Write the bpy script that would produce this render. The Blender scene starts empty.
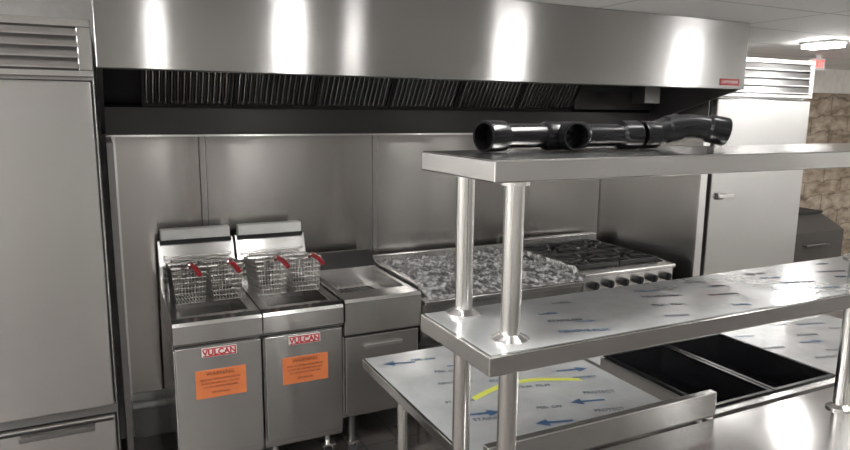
import bpy, bmesh, math, random
from mathutils import Vector, Matrix, Euler
from mathutils import noise as mn
random.seed(7)
scene = bpy.context.scene
scene.view_settings.view_transform = 'Standard'
scene.view_settings.exposure = 0.78

# ------------------------------------------------------------ materials
def newmat(name):
    m = bpy.data.materials.new(name); m.use_nodes = True
    nt = m.node_tree; nt.nodes.clear()
    out = nt.nodes.new('ShaderNodeOutputMaterial'); b = nt.nodes.new('ShaderNodeBsdfPrincipled')
    nt.links.new(b.outputs[0], out.inputs[0])
    return m, nt, b
def ramp(nt, fac, stops):
    r = nt.nodes.new('ShaderNodeValToRGB')
    while len(r.color_ramp.elements) < len(stops): r.color_ramp.elements.new(0.5)
    for e, (p, c) in zip(r.color_ramp.elements, stops):
        e.position = p; e.color = (c[0], c[1], c[2], 1)
    nt.links.new(fac, r.inputs[0]); return r
def coords(nt, scale=(1, 1, 1)):
    g = nt.nodes.new('ShaderNodeNewGeometry'); mp = nt.nodes.new('ShaderNodeMapping')
    mp.inputs['Scale'].default_value = scale
    nt.links.new(g.outputs['Position'], mp.inputs[0]); return mp.outputs[0]
def noise(nt, vec, sc, det=2):
    n = nt.nodes.new('ShaderNodeTexNoise'); n.inputs['Scale'].default_value = sc; n.inputs['Detail'].default_value = det
    nt.links.new(vec, n.inputs['Vector']); return n.outputs[0]
def plain(name, col, rough=.5, metal=0, emit=0, coat=0, bump=0, spec=.5):
    m, nt, b = newmat(name)
    f = noise(nt, coords(nt), 14, 3)
    r = ramp(nt, f, [(.3, [c * .92 for c in col]), (.7, [min(1, c * 1.06) for c in col])])
    nt.links.new(r.outputs[0], b.inputs['Base Color'])
    b.inputs['Roughness'].default_value = rough; b.inputs['Metallic'].default_value = metal
    b.inputs['Coat Weight'].default_value = coat; b.inputs['Specular IOR Level'].default_value = spec
    if emit:
        b.inputs['Emission Color'].default_value = (*col, 1); b.inputs['Emission Strength'].default_value = emit
    if bump:
        bp = nt.nodes.new('ShaderNodeBump'); bp.inputs['Strength'].default_value = bump; bp.inputs['Distance'].default_value = .004
        nt.links.new(f, bp.inputs['Height']); nt.links.new(bp.outputs[0], b.inputs['Normal'])
    return m
def steel(name, col, rough=.3, aniso=.75, wav=.15, grain=(3, 3, 500), tang=(0, .6, 1)):
    m, nt, b = newmat(name)
    g = noise(nt, coords(nt, grain), 1.0, 2)
    cloud = noise(nt, coords(nt), 2.5, 3)
    mxn = nt.nodes.new('ShaderNodeMix'); mxn.data_type = 'FLOAT'; mxn.inputs[0].default_value = .7
    nt.links.new(g, mxn.inputs[2]); nt.links.new(cloud, mxn.inputs[3])
    r = ramp(nt, mxn.outputs[0], [(.3, [c * .97 for c in col]), (.7, [min(1, c * 1.03) for c in col])])
    nt.links.new(r.outputs[0], b.inputs['Base Color'])
    rr = nt.nodes.new('ShaderNodeMapRange'); rr.inputs[3].default_value = rough * .93; rr.inputs[4].default_value = rough * 1.07
    nt.links.new(cloud, rr.inputs[0]); nt.links.new(rr.outputs[0], b.inputs['Roughness'])
    b.inputs['Metallic'].default_value = 1
    b.inputs['Anisotropic'].default_value = aniso
    t = nt.nodes.new('ShaderNodeCombineXYZ')
    for i in range(3): t.inputs[i].default_value = tang[i]
    nt.links.new(t.outputs[0], b.inputs['Tangent'])
    if wav:
        w = noise(nt, coords(nt, (1, 1, .6)), 2.2, 1)
        bp = nt.nodes.new('ShaderNodeBump'); bp.inputs['Strength'].default_value = wav; bp.inputs['Distance'].default_value = .02
        nt.links.new(w, bp.inputs['Height']); nt.links.new(bp.outputs[0], b.inputs['Normal'])
    return m

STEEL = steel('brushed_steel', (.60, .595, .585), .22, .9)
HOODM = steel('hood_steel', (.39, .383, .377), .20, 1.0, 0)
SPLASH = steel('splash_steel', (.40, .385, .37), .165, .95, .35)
DARKST = steel('dark_steel', (.20, .197, .195), .38)
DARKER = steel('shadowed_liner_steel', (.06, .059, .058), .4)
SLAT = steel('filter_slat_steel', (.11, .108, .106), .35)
BRIGHT = steel('bright_steel', (.74, .73, .72), .26)
POLE = steel('pole_steel', (.66, .65, .635), .18, .2)
TOPS = steel('table_steel', (.62, .61, .60), .15, .5, .06, (3, 500, 3))
BLACK = plain('black_matte', (.009, .009, .010), .55)
BLACKP = plain('black_abs_plastic', (.0035, .0035, .004), .24, spec=.18)
IRON = plain('cast_iron', (.02, .02, .02), .5, 0, 0, 0, .3)
RED = plain('red_vinyl', (.22, .016, .02), .4)
REDT = plain('red_print', (.36, .015, .022), .5)
ORANGE = plain('orange_sticker', (.54, .155, .052), .5)
INK = plain('dark_ink', (.08, .025, .015), .6)
BLUE = plain('blue_print', (.018, .06, .14), .5)
GREYP = plain('grey_print', (.05, .06, .075), .5)
WHITE = plain('white_label', (.66, .66, .64), .4)
YELLOW = plain('yellow_tape', (.50, .52, .08), .4)
WIRE = plain('basket_wire', (.54, .52, .50), .3, 1)
WELL = plain('black_pan', (.005, .005, .006), .22, spec=.3)
WALLP = plain('wall_paint', (.76, .75, .73), .8)
BEIGE = plain('soffit_paint', (.76, .73, .68), .8)
PIPEW = plain('white_trim', (.75, .74, .72), .4)
RUBBER = plain('caster_rubber', (.03, .03, .035), .6)
LAMP = plain('lamp_diffuser', (1.0, .985, .965), .5, 0, 31)
LAMPB = plain('lamp_diffuser_short', (1.0, .985, .965), .5, 0, 62)
EXITM = plain('exit_red', (1.0, .05, .03), .5, 0, 1.0)
OIL = plain('fryer_tank', (.08, .07, .062), .25, .9)
SEAM = plain('seam_shadow', (.05, .048, .045), .6)

def filmmat(name, base):
    m, nt, b = newmat(name)
    co = coords(nt)
    f = noise(nt, co, 7, 4)
    r = ramp(nt, f, [(.35, [c * .82 for c in base]), (.65, base)])
    nt.links.new(r.outputs[0], b.inputs['Base Color'])
    b.inputs['Metallic'].default_value = .42; b.inputs['Roughness'].default_value = .22
    b.inputs['Coat Weight'].default_value = .8; b.inputs['Coat Roughness'].default_value = .04
    n2 = noise(nt, co, 14, 2)
    bp = nt.nodes.new('ShaderNodeBump'); bp.inputs['Strength'].default_value = .2; bp.inputs['Distance'].default_value = .004
    nt.links.new(n2, bp.inputs['Height']); nt.links.new(bp.outputs[0], b.inputs['Normal']); nt.links.new(bp.outputs[0], b.inputs['Coat Normal'])
    return m
FILM = filmmat('film_covered_steel', (.66, .675, .685))

def wrapmat():
    m, nt, b = newmat('plastic_wrap')
    b.inputs['Base Color'].default_value = (.74, .74, .735, 1); b.inputs['Roughness'].default_value = .08
    f = noise(nt, coords(nt), 26, 3)
    mr = nt.nodes.new('ShaderNodeMapRange'); mr.inputs[1].default_value = .40; mr.inputs[2].default_value = .66
    mr.inputs[3].default_value = .10; mr.inputs[4].default_value = .75
    nt.links.new(f, mr.inputs[0]); nt.links.new(mr.outputs[0], b.inputs['Alpha'])
    b.inputs['Coat Weight'].default_value = 1; b.inputs['Coat Roughness'].default_value = .03
    return m
WRAP = wrapmat()

def brickmat(name, c1, c2, mor, w, h, ms, rough, off=0.0, swap=False):
    m, nt, b = newmat(name)
    br = nt.nodes.new('ShaderNodeTexBrick'); br.offset = off
    br.inputs['Color1'].default_value = (*c1, 1); br.inputs['Color2'].default_value = (*c2, 1)
    br.inputs['Mortar'].default_value = (*mor, 1); br.inputs['Scale'].default_value = 1
    br.inputs['Brick Width'].default_value = w; br.inputs['Row Height'].default_value = h; br.inputs['Mortar Size'].default_value = ms
    v = coords(nt)
    if swap:
        s = nt.nodes.new('ShaderNodeSeparateXYZ'); c = nt.nodes.new('ShaderNodeCombineXYZ'); nt.links.new(v, s.inputs[0])
        dis = noise(nt, coords(nt), 3, 3); ad = nt.nodes.new('ShaderNodeMath'); ad.operation = 'MULTIPLY_ADD'; ad.inputs[1].default_value = .3
        nt.links.new(dis, ad.inputs[0]); nt.links.new(s.outputs[2], ad.inputs[2])
        nt.links.new(s.outputs[0], c.inputs[0]); nt.links.new(ad.outputs[0], c.inputs[1]); v = c.outputs[0]
        f = noise(nt, coords(nt, (2, 2, 4)), 3.5, 8)
        r = ramp(nt, f, [(.32, (.36, .32, .28)), (.5, (.70, .66, .61)), (.68, (1, .98, .96))])
        mx = nt.nodes.new('ShaderNodeMix'); mx.data_type = 'RGBA'; mx.blend_type = 'MULTIPLY'; mx.inputs[0].default_value = .9
        nt.links.new(v, br.inputs['Vector']); nt.links.new(br.outputs[0], mx.inputs[6]); nt.links.new(r.outputs[0], mx.inputs[7])
        nt.links.new(mx.outputs[2], b.inputs['Base Color'])
        bp = nt.nodes.new('ShaderNodeBump'); bp.inputs['Strength'].default_value = .7
        nt.links.new(f, bp.inputs['Height']); nt.links.new(bp.outputs[0], b.inputs['Normal'])
    else:
        nt.links.new(v, br.inputs['Vector']); nt.links.new(br.outputs[0], b.inputs['Base Color'])
    b.inputs['Roughness'].default_value = rough
    return m

# ------------------------------------------------------------ mesh builder
class B:
    def __init__(s, name): s.name = name; s.bm = bmesh.new(); s.mats = []
    def mi(s, m):
        if m not in s.mats: s.mats.append(m)
        return s.mats.index(m)
    def box(s, x0, x1, y0, y1, z0, z1, mat, bev=0, M=None):
        t = bmesh.new(); bmesh.ops.create_cube(t, size=1)
        for v in t.verts:
            v.co = Vector(((x0 + x1) / 2 + v.co.x * (x1 - x0), (y0 + y1) / 2 + v.co.y * (y1 - y0), (z0 + z1) / 2 + v.co.z * (z1 - z0)))
        if bev: bmesh.ops.bevel(t, geom=t.edges[:], offset=bev, segments=2, affect='EDGES', profile=.5)
        i = s.mi(mat); t.verts.index_update()
        vs = [s.bm.verts.new((M @ v.co) if M else v.co) for v in t.verts]
        for f in t.faces:
            nf = s.bm.faces.new([vs[v.index] for v in f.verts]); nf.material_index = i
        t.free()
    def poly(s, verts, faces, mat, smooth=False):
        i = s.mi(mat); vs = [s.bm.verts.new(v) for v in verts]
        for f in faces:
            nf = s.bm.faces.new([vs[k] for k in f]); nf.material_index = i; nf.smooth = smooth
    def prism(s, prof, x0, x1, mat):
        n = len(prof)
        vs = [(x0, y, z) for y, z in prof] + [(x1, y, z) for y, z in prof]
        fs = [(k, (k + 1) % n, n + (k + 1) % n, n + k) for k in range(n)] + [tuple(range(n - 1, -1, -1)), tuple(range(n, 2 * n))]
        s.poly(vs, fs, mat)
    def tube(s, pts, r, mat, seg=16, caps=True, closed=False, rs=None, axis=None):
        pts = [Vector(p) for p in pts]; n = len(pts); i = s.mi(mat); rings = []
        up = None
        for k, p in enumerate(pts):
            if axis is not None: d = Vector(axis).normalized()
            elif closed: d = pts[(k + 1) % n] - pts[k - 1]
            else: d = pts[min(k + 1, n - 1)] - pts[max(k - 1, 0)]
            d.normalize()
            if up is None:
                up = Vector((0, 0, 1)) if abs(d.z) < .9 else Vector((1, 0, 0))
            a = d.cross(up)
            if a.length < 1e-4: a = d.cross(Vector((0, 1, 0)))
            a.normalize(); b = a.cross(d).normalized(); up = b
            rr = rs[k] if rs else r
            rings.append([s.bm.verts.new(p + rr * (math.cos(t) * a + math.sin(t) * b)) for t in [2 * math.pi * q / seg for q in range(seg)]])
        m = n if closed else n - 1
        for k in range(m):
            A = rings[k]; C = rings[(k + 1) % n]
            for q in range(seg):
                f = s.bm.faces.new([A[q], A[(q + 1) % seg], C[(q + 1) % seg], C[q]]); f.material_index = i; f.smooth = True
        if caps and not closed:
            for R in (rings[0], rings[-1]):
                f = s.bm.faces.new(R); f.material_index = i
    def cyl(s, p0, p1, r, mat, seg=24, r2=None):
        s.tube([p0, p1], r, mat, seg, rs=[r, r if r2 is None else r2])
    def hub(s, p0, p1, ro, ri, mat, seg=36):   # socket open at p0
        p0 = Vector(p0); p1 = Vector(p1); d = (p1 - p0).normalized()
        s.tube([p1, p1 - d * .006, p0 + d * .004, p0, p0 - d * .0002, p0 + d * .003, p0 + d * .035, p0 + d * .0352],
               ro, mat, seg, caps=True, rs=[ro * .82, ro * .97, ro, ro * .96, ri * 1.06, ri, ri * .97, ri * .8], axis=d)
    def done(s):
        bmesh.ops.recalc_face_normals(s.bm, faces=s.bm.faces[:])
        for e in s.bm.edges:
            if len(e.link_faces) == 2 and e.calc_face_angle(0) > .6: e.smooth = False
        xs = [v.co for v in s.bm.verts]
        mn_ = Vector([min(v[i] for v in xs) for i in range(3)]); mx = Vector([max(v[i] for v in xs) for i in range(3)])
        o = Vector(((mn_.x + mx.x) / 2, (mn_.y + mx.y) / 2, mn_.z))
        for v in s.bm.verts: v.co -= o
        me = bpy.data.meshes.new(s.name); s.bm.to_mesh(me); s.bm.free()
        for m in s.mats: me.materials.append(m)
        ob = bpy.data.objects.new(s.name, me); ob.location = o
        scene.collection.objects.link(ob); return ob
def text(name, body, loc, rot, size, mat, parent, sx=1, extr=.0004, bold=0):
    c = bpy.data.curves.new(name, 'FONT'); c.body = body; c.size = size; c.align_x = 'CENTER'; c.align_y = 'CENTER'; c.extrude = extr
    c.offset = bold
    c.materials.append(mat)
    ob = bpy.data.objects.new(name, c); scene.collection.objects.link(ob)
    ob.parent = parent; ob.matrix_parent_inverse = Matrix.Translation(-parent.location)
    ob.location = loc; ob.rotation_euler = rot; ob.scale = (sx, 1, 1); return ob
FRONT = (math.pi / 2, 0, 0)

# ------------------------------------------------------------ room
CZ = 2.38
def shell(name, x0, x1, y0, y1, z0, z1, mat):
    b = B(name); b.box(x0, x1, y0, y1, z0, z1, mat); return b.done()
shell('floor', -3, 9, -3, 6, -.1, 0, brickmat('quarry_tile', (.13, .12, .112), (.16, .145, .135), (.09, .085, .08), .2, .2, .006, .3))
shell('ceiling', -3, 9, -3, 6, CZ, CZ + .1, brickmat('ceiling_tile', (.93, .925, .91), (.91, .90, .89), (.66, .66, .64), 1.2, .6, .012, .6))
shell('wall_back', -3, 4.66, 3.85, 3.95, 0, CZ, WALLP)
shell('wall_left', -3.1, -3, -3, 3.95, 0, CZ, WALLP)
shell('wall_right', 9, 9.1, -3, 6, 0, CZ, WALLP)
shell('wall_front', -3, 9, -3.1, -3, 0, CZ, plain('wall_front_paint', (.52, .51, .495), .8))
shell('wall_jog', 4.60, 4.66, 3.951, 5.2, 0, CZ, WALLP)
b = B('wall_far')
b.box(4.66, 9, 5.2, 5.3, 0, 2.10, brickmat('rustic_stone', (.56, .48, .40), (.48, .40, .32), (.32, .27, .22), .7, .2, .01, .85, .5, True))
b.box(4.66, 9, 5.12, 5.3, 2.10, CZ, BEIGE); b.done()
b = B('baseboard_back'); b.box(.06, 3.30, 3.825, 3.849, 0, .17, DARKST); b.tube([(.06, 3.80, .20), (3.3, 3.80, .20)], .022, PIPEW)
for x in (.2, 1.2, 2.2, 3.1): b.box(x - .01, x + .01, 3.80, 3.849, .18, .22, PIPEW)
b.done()

b = B('backsplash_panel')
xs = [.06, .495, 1.52, 2.54, 3.318]
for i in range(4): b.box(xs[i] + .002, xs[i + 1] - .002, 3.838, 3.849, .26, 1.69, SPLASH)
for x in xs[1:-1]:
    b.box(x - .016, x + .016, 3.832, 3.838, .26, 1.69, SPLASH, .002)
    b.box(x - .0195, x - .016, 3.836, 3.838, .26, 1.69, SEAM); b.box(x + .016, x + .0195, 3.836, 3.838, .26, 1.69, SEAM)
b.box(.045, .062, 3.81, 3.849, .22, 1.69, BRIGHT)
b.done()
b = B('partition_panel'); b.box(3.32, 3.37, 2.93, 3.848, 0, 1.69, STEEL); b.box(3.316, 3.374, 2.915, 2.932, 0, 1.74, BRIGHT, .002); b.done()
b = B('partition_panel'); b.box(.015, .043, 3.15, 3.848, 0, 1.69, DARKST, .002); b.done()

# ------------------------------------------------------------ exhaust hood
b = B('exhaust_hood')
X0, X1, Y0, Y1 = 0.0, 3.55, 2.85, 3.848
b.box(X0, X1, Y0, Y0 + .02, 1.985, CZ - .002, HOODM, .003)
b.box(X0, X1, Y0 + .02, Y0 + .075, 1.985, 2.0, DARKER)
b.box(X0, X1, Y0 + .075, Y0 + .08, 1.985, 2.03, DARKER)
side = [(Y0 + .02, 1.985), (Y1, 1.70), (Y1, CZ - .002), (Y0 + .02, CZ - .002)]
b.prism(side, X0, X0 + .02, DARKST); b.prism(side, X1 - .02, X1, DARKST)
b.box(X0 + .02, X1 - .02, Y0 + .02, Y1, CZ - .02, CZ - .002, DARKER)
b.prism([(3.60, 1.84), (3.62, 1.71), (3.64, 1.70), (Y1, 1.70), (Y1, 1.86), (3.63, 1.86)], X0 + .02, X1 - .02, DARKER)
b.box(X0 + .02, X1 - .02, 3.612, 3.622, 1.695, 1.705, STEEL)
A = Vector((0, 3.62, 1.86)); C = Vector((0, 3.36, 2.24)); d = (C - A).normalized(); L = (C - A).length
nrm = Vector((0, -d.z, d.y))
b.prism([(A.y + .02, A.z), (C.y + .02, C.z), (C.y + .02, CZ - .02), (Y1, CZ - .02), (Y1, A.z)], X0 + .02, X1 - .02, BLACK)
def inc(x0, x1, t0, t1, o0, o1, mat):
    vs = []
    for x in (x0, x1):
        for t, o in ((t0, o0), (t1, o0), (t1, o1), (t0, o1)):
            p = A + d * t + nrm * o; vs.append((x, p.y, p.z))
    b.poly(vs, [(0, 1, 2, 3), (7, 6, 5, 4), (0, 4, 5, 1), (1, 5, 6, 2), (2, 6, 7, 3), (3, 7, 4, 0)], mat)
fx = .19; fw = .44
for k in range(6):
    x0 = fx + k * fw; x1 = x0 + fw - .006
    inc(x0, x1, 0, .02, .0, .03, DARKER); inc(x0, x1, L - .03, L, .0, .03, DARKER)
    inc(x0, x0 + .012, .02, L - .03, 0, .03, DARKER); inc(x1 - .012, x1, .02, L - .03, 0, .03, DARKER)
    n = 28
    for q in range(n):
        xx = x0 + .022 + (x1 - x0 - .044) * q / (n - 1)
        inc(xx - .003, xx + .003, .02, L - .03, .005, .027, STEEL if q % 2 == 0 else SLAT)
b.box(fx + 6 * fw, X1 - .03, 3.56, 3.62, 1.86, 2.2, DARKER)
b.box(3.14, 3.27, 3.25, 3.37, 1.90, 2.05, DARKST, .004)
b.cyl((3.2, 3.31, 2.05), (3.2, 3.31, CZ - .02), .02, STEEL)
b.box(3.335, 3.50, Y0 - .003, Y0, 2.005, 2.045, REDT, .001)
hood = b.done()
text('hood_badge_lettering', 'CAPTIVEAIRE', (3.417, Y0 - .004, 2.025), FRONT, .024, WHITE, hood, 1.0)

# ------------------------------------------------------------ refrigerators
def fridge(x0, x1, y0, y1, split, handle_left, top):
    b = B('reach_in_refrigerator')
    b.box(x0, x1, y0 + .06, y1, .15, top, STEEL, .004)
    gz0, gz1 = 1.95, top
    b.box(x0, x1, y0 + .03, y0 + .06, gz0, gz1, DARKST)
    b.box(x0, x1, y0, y0 + .03, gz1 - .03, gz1, STEEL, .003); b.box(x0, x1, y0, y0 + .03, gz0, gz0 + .025, STEEL, .003)
    b.box(x0, x0 + .05, y0, y0 + .03, gz0 + .025, gz1 - .03, STEEL, .003); b.box(x1 - .05, x1, y0, y0 + .03, gz0 + .025, gz1 - .03, STEEL, .003)
    n = 4; h = (gz1 - gz0 - .055) / n
    for i in range(n):
        z = gz0 + .025 + h * i
        b.prism([(y0 - .008, z + .006), (y0 - .008, z + .012), (y0 + .004, z + h - .006), (y0 + .02, z + h - .006), (y0 + .004, z + .006)], x0 + .05, x1 - .05, STEEL)
    for z0, z1 in ((split + .01, 1.935), (.19, split - .035)):
        b.box(x0 + .008, x1 - .012, y0, y0 + .055, z0, z1, STEEL, .006)
        b.box(x0 + .004, x1 - .006, y0 + .045, y0 + .06, z0 - .004, z1 + .004, BLACK)
    b.box(x0, x1, y0 + .02, y0 + .06, split - .03, split + .005, DARKST)
    hx0, hx1 = (x0 + .06, x0 + .20) if handle_left else (x1 - .36, x1 - .09)
    if handle_left:
        b.box(hx0, hx1, y0 - .03, y0 - .018, 1.28, 1.305, BRIGHT, .003); b.box(hx0, hx0 + .05, y0 - .02, y0, 1.27, 1.315, DARKST, .003)
        b.cyl((hx1 - .02, y0 - .02, 1.292), (hx1 - .02, y0, 1.292), .012, BRIGHT)
    else:
        b.box(hx0, hx1, y0 - .035, y0 - .022, split - .075, split - .055, DARKST, .003)
        for q in (hx0 + .01, hx1 - .03): b.box(q, q + .02, y0 - .024, y0, split - .075, split - .055, DARKST)
        b.box(x0 + .02, x1 - .02, y0 - .002, y0, split - .055, split - .045, BLACK)
    b.box(x0 + .02, x1 - .02, y0 + .08, y1 - .05, .1, .15, BLACK)
    for x in (x0 + .06, x1 - .06):
        for y in (y0 + .12, y1 - .08): b.cyl((x, y, 0), (x, y, .12), .025, BLACK)
    return b.done()
fridge(-.76, -.012, 2.90, 3.75, .60, False, 2.165)
fridge(3.62, 4.57, 3.10, 3.83, .60, True, 2.21)

# ------------------------------------------------------------ deep fryers
def basket(b, cx, y0, y1, z0, z1, w):
    R = Matrix.Translation((cx, y1, z1)) @ Matrix.Rotation(math.radians(-7), 4, 'X')
    def P(x, y, z): return R @ Vector((x, y - y1, z - z1))
    def ring(z, k):
        a = w / 2 * k; ya = y0 + (1 - k) * .06; yb = y1 - (1 - k) * .06
        return [P(-a, ya, z), P(a, ya, z), P(a, yb, z), P(-a, yb, z)]
    n = 7
    for i in range(n + 1):
        t = i / n; k = .82 + .18 * t; z = z0 + (z1 - z0) * t
        b.tube(ring(z, k), .0045 if i == n else .0018, WIRE, 5, closed=True)
    lo = ring(z0, .82); hi = ring(z1, 1)
    for e in range(4):
        m = 9 if e % 2 == 0 else 15
        for q in range(m + 1):
            t = q / m
            b.tube([lo[e].lerp(lo[(e + 1) % 4], t), hi[e].lerp(hi[(e + 1) % 4], t)], .0018, WIRE, 4)
    for q in range(10): b.tube([lo[0].lerp(lo[1], q / 9), lo[3].lerp(lo[2], q / 9)], .0018, WIRE, 4)
    for sx in (-.018, .018):
        b.tube([P(sx * 2.2, y0 + .0, z1 - .05), P(sx * 2, y0 - .012, z1), P(sx * .9, y0 - .09, z1 + .018), P(sx * .6, y0 - .14, z1 + .03)], .0045, WIRE, 8)
    b.tube([P(0, y0 - .08, z1 + .016), P(0, y0 - .12, z1 + .028), P(.012, y0 - .20, z1 + .012), P(.02, y0 - .24, z1 - .01)], .0115, RED, 12)
    b.tube([P(-w * .3, y1 + .004, z1), P(-w * .3, y1 + .03, z1 + .012), P(w * .3, y1 + .03, z1 + .012), P(w * .3, y1 + .004, z1)], .004, WIRE, 6)

def caster(b, x, y, h=.12):
    b.cyl((x - .016, y, .05), (x + .016, y, .05), .05, RUBBER)
    b.box(x - .026, x - .018, y - .02, y + .03, .045, h, BRIGHT); b.box(x + .018, x + .026, y - .02, y + .03, .045, h, BRIGHT)
    b.box(x - .035, x + .035, y - .035, y + .035, h, h + .01, BRIGHT); b.cyl((x, y, h), (x, y, h + .08), .016, BRIGHT)

def fryer(x0, x1):
    b = B('deep_fryer'); y0, y1 = 3.0, 3.73
    b.box(x0, x1, y0 + .03, y1, .20, .76, STEEL, .003)
    b.box(x0 + .006, x1 - .006, y0, y0 + .03, .24, .775, STEEL, .004)
    b.box(x0, x1, y0 + .005, y0 + .05, .785, .80, DARKST)
    b.prism([(y0 - .01, .80), (y0 + .06, .80), (y0 + .06, .90), (y0 + .035, .905), (y0 + .0, .895), (y0 - .01, .88)], x0, x1, STEEL)
    b.box(x0, x0 + .045, y0 + .06, y1 - .10, .76, .90, STEEL, .002); b.box(x1 - .045, x1, y0 + .06, y1 - .10, .76, .90, STEEL, .002)
    b.box(x0 + .045, x1 - .045, y0 + .06, y0 + .10, .76, .897, STEEL, .002)
    b.poly([(x0 + .045, y0 + .10, .86), (x1 - .045, y0 + .10, .86), (x1 - .045, y0 + .18, .78), (x0 + .045, y0 + .18, .78), (x1 - .045, y1 - .1, .78), (x0 + .045, y1 - .1, .78)],
           [(0, 1, 2, 3), (3, 2, 4, 5)], OIL)
    b.prism([(y1 - .10, .76), (y1, .76), (y1, 1.14), (y1 - .05, 1.14), (y1 - .10, 1.02)], x0 + .004, x1 - .004, STEEL)
    b.box(x0 + .02, x1 - .02, y1 - .065, y1, 1.15, 1.205, WHITE, .003)
    b.box(x0 + .015, x1 - .015, y1 - .072, y1 - .03, 1.13, 1.15, BLACK)
    b.box(x0 + .03, x1 - .03, y1 - .04, y1, 1.14, 1.16, BLACK)
    for i in range(3): b.box(x0 + .02, x1 - .02, y1 - .106, y1 - .098, .93 + i * .035, .945 + i * .035, DARKST)
    b.tube([(x0 + .03, y1 - .10, 1.07), (x0 + .03, y1 - .13, 1.07), (x1 - .03, y1 - .13, 1.07), (x1 - .03, y1 - .10, 1.07)], .005, WIRE, 8)
    for cx in (x0 + .110, x1 - .110):
        basket(b, cx, 3.26, 3.575, .875, 1.045, .160)
    for x in (x0 + .06, x1 - .06):
        for y in (y0 + .10, y1 - .08): caster(b, x, y)
    xc = (x0 + x1) / 2
    b.box(xc - .078, xc + .078, y0 - .004, y0, .722, .765, WHITE, .001)
    b.box(xc - .074, xc + .074, y0 - .0052, y0 - .004, .724, .729, REDT); b.box(xc - .074, xc + .074, y0 - .0052, y0 - .004, .758, .763, REDT)
    b.box(xc - .11, xc + .115, y0 - .002, y0, .525, .66, ORANGE)
    b.box(x0 + .02, x1 - .02, y0 - .002, y0, .775, .782, DARKST)
    o = b.done()
    text('brand_plate_lettering', 'VULCAN', (xc, y0 - .005, .742), FRONT, .036, REDT, o, 1.05, .001, .0012)
    for i, (t, s) in enumerate((('WARNING', .026), ('READ ALL INSTRUCTIONS BEFORE', .0115), ('FILLING OR LIGHTING THIS UNIT', .0115), ('DO NOT REMOVE THIS LABEL', .0115), ('SEE MANUAL', .014))):
        text('sticker_text_%d' % i, t, (xc, y0 - .003, (.640, .613, .595, .577, .550)[i]), FRONT, s, INK, o)
    return o
fryer(.225, .618); fryer(.624, 1.016)

# ------------------------------------------------------------ fry dump station
b = B('fry_dump_station'); x0, x1, y0, y1 = 1.022, 1.435, 3.0, 3.73
b.box(x0, x1, y0 + .025, y1, .28, .78, STEEL, .003)
b.box(x0 + .006, x1 - .006, y0, y0 + .025, .31, .715, STEEL, .004)
b.box(x0, x1, y0 + .012, y0 + .03, .716, .728, BLACK)
b.box(x0, x1, y0 - .01, y0 + .03, .73, .80, STEEL, .004)
b.prism([(y0 - .02, .80), (y0 + .12, .78), (y0 + .12, .915), (y0 - .01, .915), (y0 - .02, .90)], x0, x1, STEEL)
b.box(x0, x0 + .03, y0 + .12, y1, .78, .915, STEEL, .002); b.box(x1 - .03, x1, y0 + .12, y1, .78, .915, STEEL, .002)
b.prism([(y1 - .12, .80), (y1, .80), (y1, 1.0), (y1 - .02, 1.0), (y1 - .12, .92)], x0, x1, BRIGHT)
b.poly([(x0 + .03, y0 + .12, .85), (x1 - .03, y0 + .12, .85), (x1 - .03, y1 - .12, .80), (x0 + .03, y1 - .12, .80)], [(0, 1, 2, 3)], STEEL)
for i in range(9):
    for j in range(9):
        x = x0 + .075 + i * .033; y = y0 + .28 + j * .036; z = .85 - .05 * (y - y0 - .12) / .49 + .0015
        b.cyl((x, y, z), (x, y, z + .001), .013, BLACK, 8)
b.box(x0 + .1, x1 - .1, y0 - .014, y0, .65, .67, BRIGHT, .003)
for x in (x0 + .06, x1 - .06):
    for y in (y0 + .08, y1 - .08):
        b.cyl((x, y, .1), (x, y, .28), .02, DARKST); caster(b, x, y)
b.done()

# ------------------------------------------------------------ charbroiler + wrap
b = B('charbroiler'); x0, x1, y0, y1 = 1.445, 2.48, 2.98, 3.76
b.box(x0, x1, y0 + .06, y1, .60, .84, STEEL, .004)
b.prism([(y0, .66), (y0 + .06, .60), (y0 + .06, .84), (y0, .84)], x0, x1, STEEL)
b.box(x0, x1, y0 - .03, y0 + .06, .84, .865, STEEL, .004)
b.box(x0 + .02, x1 - .02, y0 + .08, y1 - .04, .84, .85, BLACK)
for i in range(34):
    x = x0 + .04 + i * (x1 - x0 - .08) / 33; b.box(x - .006, x + .006, y0 + .12, y1 - .06, .858, .874, IRON)
for i in range(6):
    x = x0 + .03 + i * (x1 - x0 - .06) / 5; b.box(x - .009, x + .009, y0 + .10, y1 - .05, .85, .878, DARKST)
for y in (y0 + .11, (y0 + y1) / 2, y1 - .06): b.box(x0 + .03, x1 - .03, y - .007, y + .007, .85, .872, IRON)
b.box(x0, x0 + .02, y0 + .06, y1, .84, .93, STEEL, .002); b.box(x1 - .02, x1, y0 + .06, y1, .84, .93, STEEL, .002)
b.box(x0, x1, y1 - .03, y1, .84, .95, STEEL, .002)
for i in range(6):
    x = x0 + .12 + i * .16; b.cyl((x, y0 - .03, .745), (x, y0 + .02, .745), .026, BLACK)
for x in (x0 + .06, x1 - .06):
    for y in (y0 + .12, y1 - .08): b.box(x - .02, x + .02, y - .02, y + .02, 0, .60, STEEL)
b.box(x0 + .03, x1 - .03, y0 + .08, y1 - .04, .25, .28, STEEL)
grid_o = b.done()
b = B('plastic_wrap_sheet')
nx, ny = 150, 100; vs = []; fs = []
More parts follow.
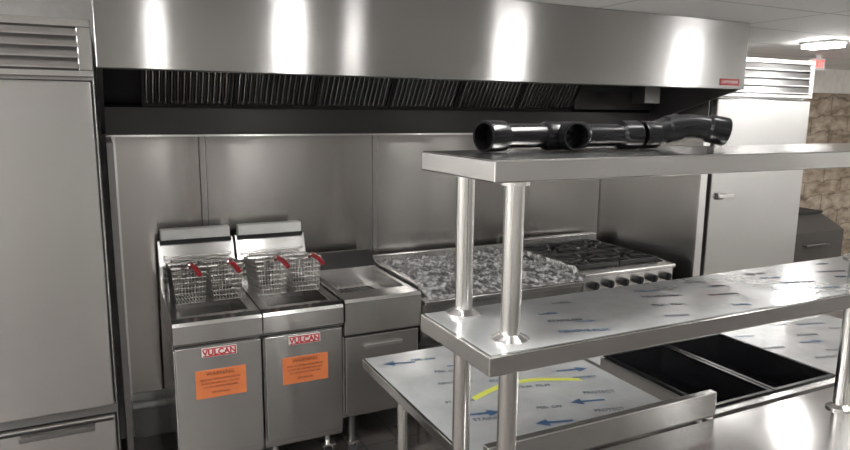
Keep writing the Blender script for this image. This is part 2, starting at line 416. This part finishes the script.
for j in range(ny + 1):
    for i in range(nx + 1):
        x = x0 + .005 + (x1 - x0 - .01) * i / nx; y = y0 - .035 + (y1 - y0 + .0) * j / ny
        ridge = 1 - abs(mn.noise(Vector((x * 13, y * 6 + x * 3, 3)))) * 2.6
        r2 = 1 - abs(mn.noise(Vector((x * 30 + y * 12, y * 16, 8)))) * 2.6
        z = .900 + .018 * mn.noise(Vector((x * 4, y * 4, 0))) + .018 * max(0, ridge) ** 3 + .011 * max(0, r2) ** 2
        if i < 4 or i > nx - 4: z = max(z, .94)
        if j < 12: z = .875 + (z - .875) * j / 12
        vs.append((x, y, max(z, .882 if j > 8 else .872)))
for j in range(ny):
    for i in range(nx):
        a = j * (nx + 1) + i; fs.append((a, a + 1, a + nx + 2, a + nx + 1))
b.poly(vs, fs, WRAP, True); w = b.done()
w.parent = grid_o; w.matrix_parent_inverse = Matrix.Translation(-grid_o.location)

# ------------------------------------------------------------ gas range
b = B('gas_range'); x0, x1, y0, y1 = 2.50, 3.22, 3.0, 3.78
b.box(x0, x1, y0 + .03, y1, .15, .86, STEEL, .004)
b.box(x0 + .01, x1 - .01, y0, y0 + .03, .2, .68, STEEL, .006)
b.tube([(x0 + .1, y0, .64), (x0 + .1, y0 - .05, .64), (x1 - .1, y0 - .05, .64), (x1 - .1, y0, .64)], .012, BRIGHT)
b.box(x0, x1, y0 - .01, y0 + .04, .72, .875, BRIGHT, .006)
b.box(x0, x1, y0 - .03, y0 + .06, .875, .90, BRIGHT, .006)
for i in range(6):
    x = x0 + .07 + i * .116; b.cyl((x, y0 - .045, .825), (x, y0 - .01, .825), .025, BLACK); b.box(x - .006, x + .006, y0 - .055, y0 - .04, .803, .847, BLACK)
b.box(x0, x0 + .02, y0 + .06, y1, .86, .905, STEEL); b.box(x1 - .02, x1, y0 + .06, y1, .86, .905, STEEL)
b.box(x0 + .02, x1 - .02, y0 + .06, y1 - .05, .86, .868, STEEL)
b.box(x0, x1, y1 - .05, y1, .86, .97, STEEL, .004)
gw = (x1 - x0 - .06) / 2; gd = (y1 - y0 - .14) / 2
for i in range(2):
    for j in range(2):
        gx = x0 + .03 + gw * i; gy = y0 + .08 + gd * j; cx, cy = gx + gw / 2, gy + gd / 2
        b.box(gx + .005, gx + gw - .005, gy + .005, gy + .022, .90, .925, IRON, .002); b.box(gx + .005, gx + gw - .005, gy + gd - .022, gy + gd - .005, .90, .925, IRON, .002)
        b.box(gx + .005, gx + .022, gy + .02, gy + gd - .02, .90, .925, IRON, .002); b.box(gx + gw - .022, gx + gw - .005, gy + .02, gy + gd - .02, .90, .925, IRON, .002)
        for q in range(8):
            a = q * math.pi / 4 + .39
            b.tube([(cx + .05 * math.cos(a), cy + .05 * math.sin(a), .92), (cx + .16 * math.cos(a), cy + .155 * math.sin(a), .92)], .008, IRON, 6)
        for fxx in (gx + .014, gx + gw - .014):
            for fy in (gy + .014, gy + gd - .014): b.box(fxx - .008, fxx + .008, fy - .008, fy + .008, .868, .905, IRON)
        b.cyl((cx, cy, .868), (cx, cy, .89), .045, IRON); b.cyl((cx, cy, .89), (cx, cy, .898), .03, IRON)
for x in (x0 + .06, x1 - .06):
    for y in (y0 + .12, y1 - .08): b.cyl((x, y, 0), (x, y, .16), .028, STEEL)
b.done()

# ------------------------------------------------------------ front work table with double overshelf
def table(name, x0, x1, y0, y1, z, mat, legs):
    b = B(name)
    b.box(x0, x1, y0, y1, z - .04, z, mat, .005)
    for x, y in legs:
        b.cyl((x, y, .02), (x, y, z - .04), .0205, POLE); b.cyl((x, y, 0), (x, y, .03), .014, BRIGHT, r2=.024)
    return b
b = table('work_table', .60, 2.46, .64, 1.405, .85, TOPS, [(.66, .70), (.66, 1.34), (2.40, .70), (2.40, 1.34)])
b.box(.64, 2.42, .68, 1.36, .24, .262, STEEL, .004)
b.done()
TS, MS = 1.745, 1.371
b = B('double_overshelf')
sx0, sx1, sy0, sy1 = .638, 2.44, 1.02, 1.328
b.box(sx0, sx1, sy0, sy1, TS - .042, TS, TOPS, .003)
b.box(sx0, sx1, sy0, sy1, MS - .042, MS - .001, TOPS, .003)
b.box(sx0 + .008, sx1 - .008, sy0 + .008, sy1 - .008, MS - .001, MS, FILM)
for x in (.725, 2.2):
    for y in (1.085, 1.280):
        b.cyl((x, y, .851), (x, y, TS - .042), .0208, POLE, 32)
        for z in (.851, MS): b.tube([(x, y, z), (x, y, z + .006), (x, y, z + .010), (x, y, z + .016)], .04, BRIGHT, 32, rs=[.040, .040, .031, .022])
        b.cyl((x, y, MS - .056), (x, y, MS - .042), .03, BRIGHT); b.cyl((x, y, TS - .054), (x, y, TS - .042), .03, BRIGHT)
shelf = b.done()
words = ['STAINLESS', 'PEEL OFF', 'FILM  FILM', 'LASER', 'PROTECT', 'REMOVE FILM']
def prints(parent, x0, x1, y0, y1, z, rows, cols, rot, s0, s1, bold):
    k = 0
    for j in range(rows):
        for i in range(cols):
            x = x0 + (x1 - x0) * (i + .5 + random.uniform(-.3, .3)) / cols; y = y0 + (y1 - y0) * (j + .5 + random.uniform(-.25, .25)) / rows
            text('film_print_%d' % k, random.choice(words), (x, y, z + .0008), (0, 0, rot + random.uniform(-.04, .04)), random.uniform(s0, s1), random.choice((BLUE, GREYP, GREYP)), parent, extr=.0002, bold=bold); k += 1
def arrow(parent, x, y, z, rot, s, i):
    b = B('film_arrow_%d' % i)
    Mx = Matrix.Translation((x, y, z + .001)) @ Matrix.Rotation(rot, 4, 'Z')
    pts = [(-.5, -.05), (.15, -.05), (.15, -.19), (.5, 0), (.15, .19), (.15, .05), (-.5, .05)]
    b.poly([Mx @ Vector((px * s, py * s, 0)) for px, py in pts], [tuple(range(7))], BLUE)
    o = b.done(); o.parent = parent; o.matrix_parent_inverse = Matrix.Translation(-parent.location)
prints(shelf, .80, 2.38, 1.05, 1.30, MS, 4, 6, -.25, .014, .020, .0004)
for i, (x, y) in enumerate(((.95, 1.12), (1.45, 1.22), (1.9, 1.10), (2.15, 1.25))): arrow(shelf, x, y, MS, -.2, .05, i)

b = table('prep_table', .885, 1.695, 1.425, 2.38, .85, TOPS, [(.965, 2.16), (1.62, 2.30), (.965, 1.50), (1.62, 1.50)])
b.box(.893, 1.69, 1.45, 2.372, .85, .851, FILM)
b.box(.885, 1.76, 1.412, 1.440, .85, .935, STEEL, .003)
pts = []
for i in range(17):
    t = i / 16; pts.append((1.10 + .45 * t, 1.86 + .07 * math.sin(math.pi * t) - .02 * t))
vs = []; fs = []
for i, (x, y) in enumerate(pts): vs += [(x, y - .014, .8518), (x, y + .014, .8518)]
for i in range(16): fs.append((2 * i, 2 * i + 2, 2 * i + 3, 2 * i + 1))
b.poly(vs, fs, YELLOW)
b.box(.91, 1.66, 1.47, 2.2, .28, .30, STEEL, .003)
prep = b.done()
prints(prep, .95, 1.66, 1.50, 2.34, .851, 6, 3, -.25, .020, .028, .0005)
for i, (x, y) in enumerate(((1.0, 2.27), (1.22, 2.15), (1.45, 1.68), (1.07, 1.75), (1.45, 2.08), (1.6, 2.25), (1.25, 1.6), (1.58, 1.93))): arrow(prep, x, y, .851, -.2 if i % 2 else 2.9, .13, i)

b = B('steam_table'); x0, x1, y0, y1 = 1.765, 3.2, 1.425, 2.38; z = .85
wells = [(1.80, 2.10), (2.13, 2.45)]; wy0, wy1 = 1.47, 1.98
b.box(x0, x1, wy1, y1, z - .03, z, FILM, .002); b.box(x0, x1, y0, wy0, z - .03, z, STEEL, .002)
b.box(x0, wells[0][0], wy0, wy1, z - .03, z, STEEL); b.box(wells[0][1], wells[1][0], wy0, wy1, z - .03, z, STEEL); b.box(wells[1][1], x1, wy0, wy1, z - .03, z, FILM)
for a, c in wells:
    b.poly([(a, wy0, z), (c, wy0, z), (c, wy1, z), (a, wy1, z), (a + .02, wy0 + .02, z - .1), (c - .02, wy0 + .02, z - .1), (c - .02, wy1 - .02, z - .1), (a + .02, wy1 - .02, z - .1)],
           [(0, 1, 5, 4), (1, 2, 6, 5), (2, 3, 7, 6), (3, 0, 4, 7), (4, 5, 6, 7)], WELL)
    for q in ((a - .012, c + .012, wy0 - .012, wy0 + .004), (a - .012, c + .012, wy1 - .004, wy1 + .012), (a - .012, a + .004, wy0, wy1), (c - .004, c + .012, wy0, wy1)):
        b.box(*q, z, z + .008, WELL, .002)
b.box(x0, x0 + .02, y0 + .02, y1 - .02, .2, z - .03, STEEL); b.box(x1 - .02, x1, y0 + .02, y1 - .02, .2, z - .03, STEEL)
b.box(x0, x1, y1 - .04, y1 - .02, .2, z - .03, STEEL); b.box(x0, x1, y0 + .02, y0 + .04, .2, z - .03, STEEL); b.box(x0, x1, y0 + .02, y1 - .02, .18, .2, STEEL)
for x in (x0 + .05, x1 - .05):
    for y in (y0 + .08, y1 - .08): b.cyl((x, y, 0), (x, y, .19), .025, POLE)
st = b.done()
prints(st, 2.48, 3.15, 1.55, 2.35, .851, 5, 3, -.25, .020, .028, .0005)
arrow(st, 2.75, 1.75, .851, -.2, .12, 0); arrow(st, 2.95, 2.1, .851, 2.9, .12, 1)

# ------------------------------------------------------------ black pipe fittings
b = B('drain_pipe_fitting'); zc = TS + .035; y = 1.24
b.hub((.735, y - .014, zc), (.795, y, zc), .0345, .027, BLACKP)
b.tube([(.785, y - .002, zc), (1.0, y, zc), (1.17, y, zc)], .0265, BLACKP, 32)
b.tube([(.895, y, zc), (.905, y, zc), (1.01, y, zc), (1.02, y, zc)], .03, BLACKP, 32, rs=[.0267, .0325, .0325, .0267])
b.hub((.945, y - .065, zc), (.955, y - .0, zc), .0325, .026, BLACKP)
b.tube([(1.12, y, zc), (1.125, y, zc), (1.175, y, zc), (1.18, y, zc)], .03, BLACKP, 32, rs=[.0267, .0345, .0345, .0267])
b.done()
b = B('drain_pipe_elbow')
b.hub((1.192, y, zc), (1.24, y - .003, zc), .0345, .027, BLACKP)
c = []
for i in range(15):
    t = i / 14; c.append((1.22 + .17 * t, y - .003 - .05 * t * t, zc + .022 * math.sin(math.pi * t * .8)))
b.tube(c, .029, BLACKP, 32)
b.tube([(1.262, y - .006, zc + .012), (1.268, y - .007, zc + .013), (1.30, y - .013, zc + .019), (1.306, y - .015, zc + .02)], .03, BLACKP, 32, rs=[.028, .034, .034, .028])
e0 = Vector(c[-1]); dd = (Vector(c[-1]) - Vector(c[-3])).normalized()
b.hub(e0 + dd * .025, e0 - dd * .025, .036, .028, BLACKP)
b.done()

# ------------------------------------------------------------ far right items
b = B('chest_freezer'); x0, x1, y0, y1 = 5.75, 6.6, 4.0, 4.7
b.prism([(y0, .05), (y1, .05), (y1, .85), (y0 + .25, .85), (y0, .72)], x0, x1, plain('dark_enamel', (.045, .04, .035), .4))
b.box(x0 - .01, x1 + .01, y0 + .24, y1 + .005, .85, .875, BLACK, .004)
b.box(x0 + .03, x1 - .03, y0 + .03, y1 - .03, 0, .05, BLACK)
b.tube([(x0 + .25, y0 + .02, .60), (x0 + .25, y0 - .03, .60), (x1 - .25, y0 - .03, .60), (x1 - .25, y0 + .02, .60)], .01, DARKST)
b.done()
b = B('exit_sign'); b.box(5.84, 6.03, 4.0, 4.03, 2.24, 2.35, WHITE, .004); b.box(5.90, 5.97, 4.005, 4.025, 2.35, CZ - .001, WHITE); ex = b.done()
text('exit_lettering', 'EXIT', (5.935, 3.998, 2.295), FRONT, .095, EXITM, ex, .85)
b = B('conduit'); b.tube([(6.9, 5.17, .0), (6.9, 5.17, 2.09)], .02, DARKST); b.done()

def lamp(x, y0, y1, w=.14, mat=LAMP):
    b = B('ceiling_or_fill_light')  # builds the room fixtures and also the added fill lamps
    b.box(x - w / 2 - .015, x + w / 2 + .015, y0 - .015, y1 + .015, CZ - .02, CZ - .001, WHITE, .003)
    b.box(x - w / 2, x + w / 2, y0, y1, CZ - .05, CZ - .02, mat, .004)
    b.done()
for x, a, c in ((1.22, .8, 1.2), (3.06, .82, 1.12), (5.04, .85, 1.1)):
    lamp(x, a, c, .12, LAMPB)
for x, a, c in ((.35, .9, 1.2), (1.68, 1.0, 1.1)):
    lamp(x, a, c, .10)
for x, a, c in ((4.89, 3.15, 3.4), (4.9, 1.9, 2.6), (-1.4, .2, 2.2), (-2.2, .2, 2.2), (7.4, 2.2, 3.4), (7.4, .2, 1.4),  # left and far-right lamps are unseen, added as fill light
                (.58, -2.3, -1.9), (2.05, -2.4, -1.8), (5.15, -2.3, -1.9), (8.1, -2.6, -1.4), (-1.8, -2.6, -1.4)):  # unseen rear row, added to brighten the room and overlay hood reflections
    lamp(x, a, c)

# ------------------------------------------------------------ world + camera
w = bpy.data.worlds.new('World'); scene.world = w; w.use_nodes = True
w.node_tree.nodes['Background'].inputs[0].default_value = (.9, .93, 1, 1); w.node_tree.nodes['Background'].inputs[1].default_value = .3
cam = bpy.data.cameras.new('camera'); co = bpy.data.objects.new('camera', cam); scene.collection.objects.link(co)
cam.sensor_width = 36; cam.lens = 660 / 850 * 36; cam.clip_start = .05
R = Euler((math.radians(90 - 9.7), 0, math.radians(-26))).to_matrix() @ Matrix.Rotation(math.radians(.55), 3, 'Z')
co.location = (0, 0, 1.83); co.rotation_euler = R.to_euler()
scene.camera = co
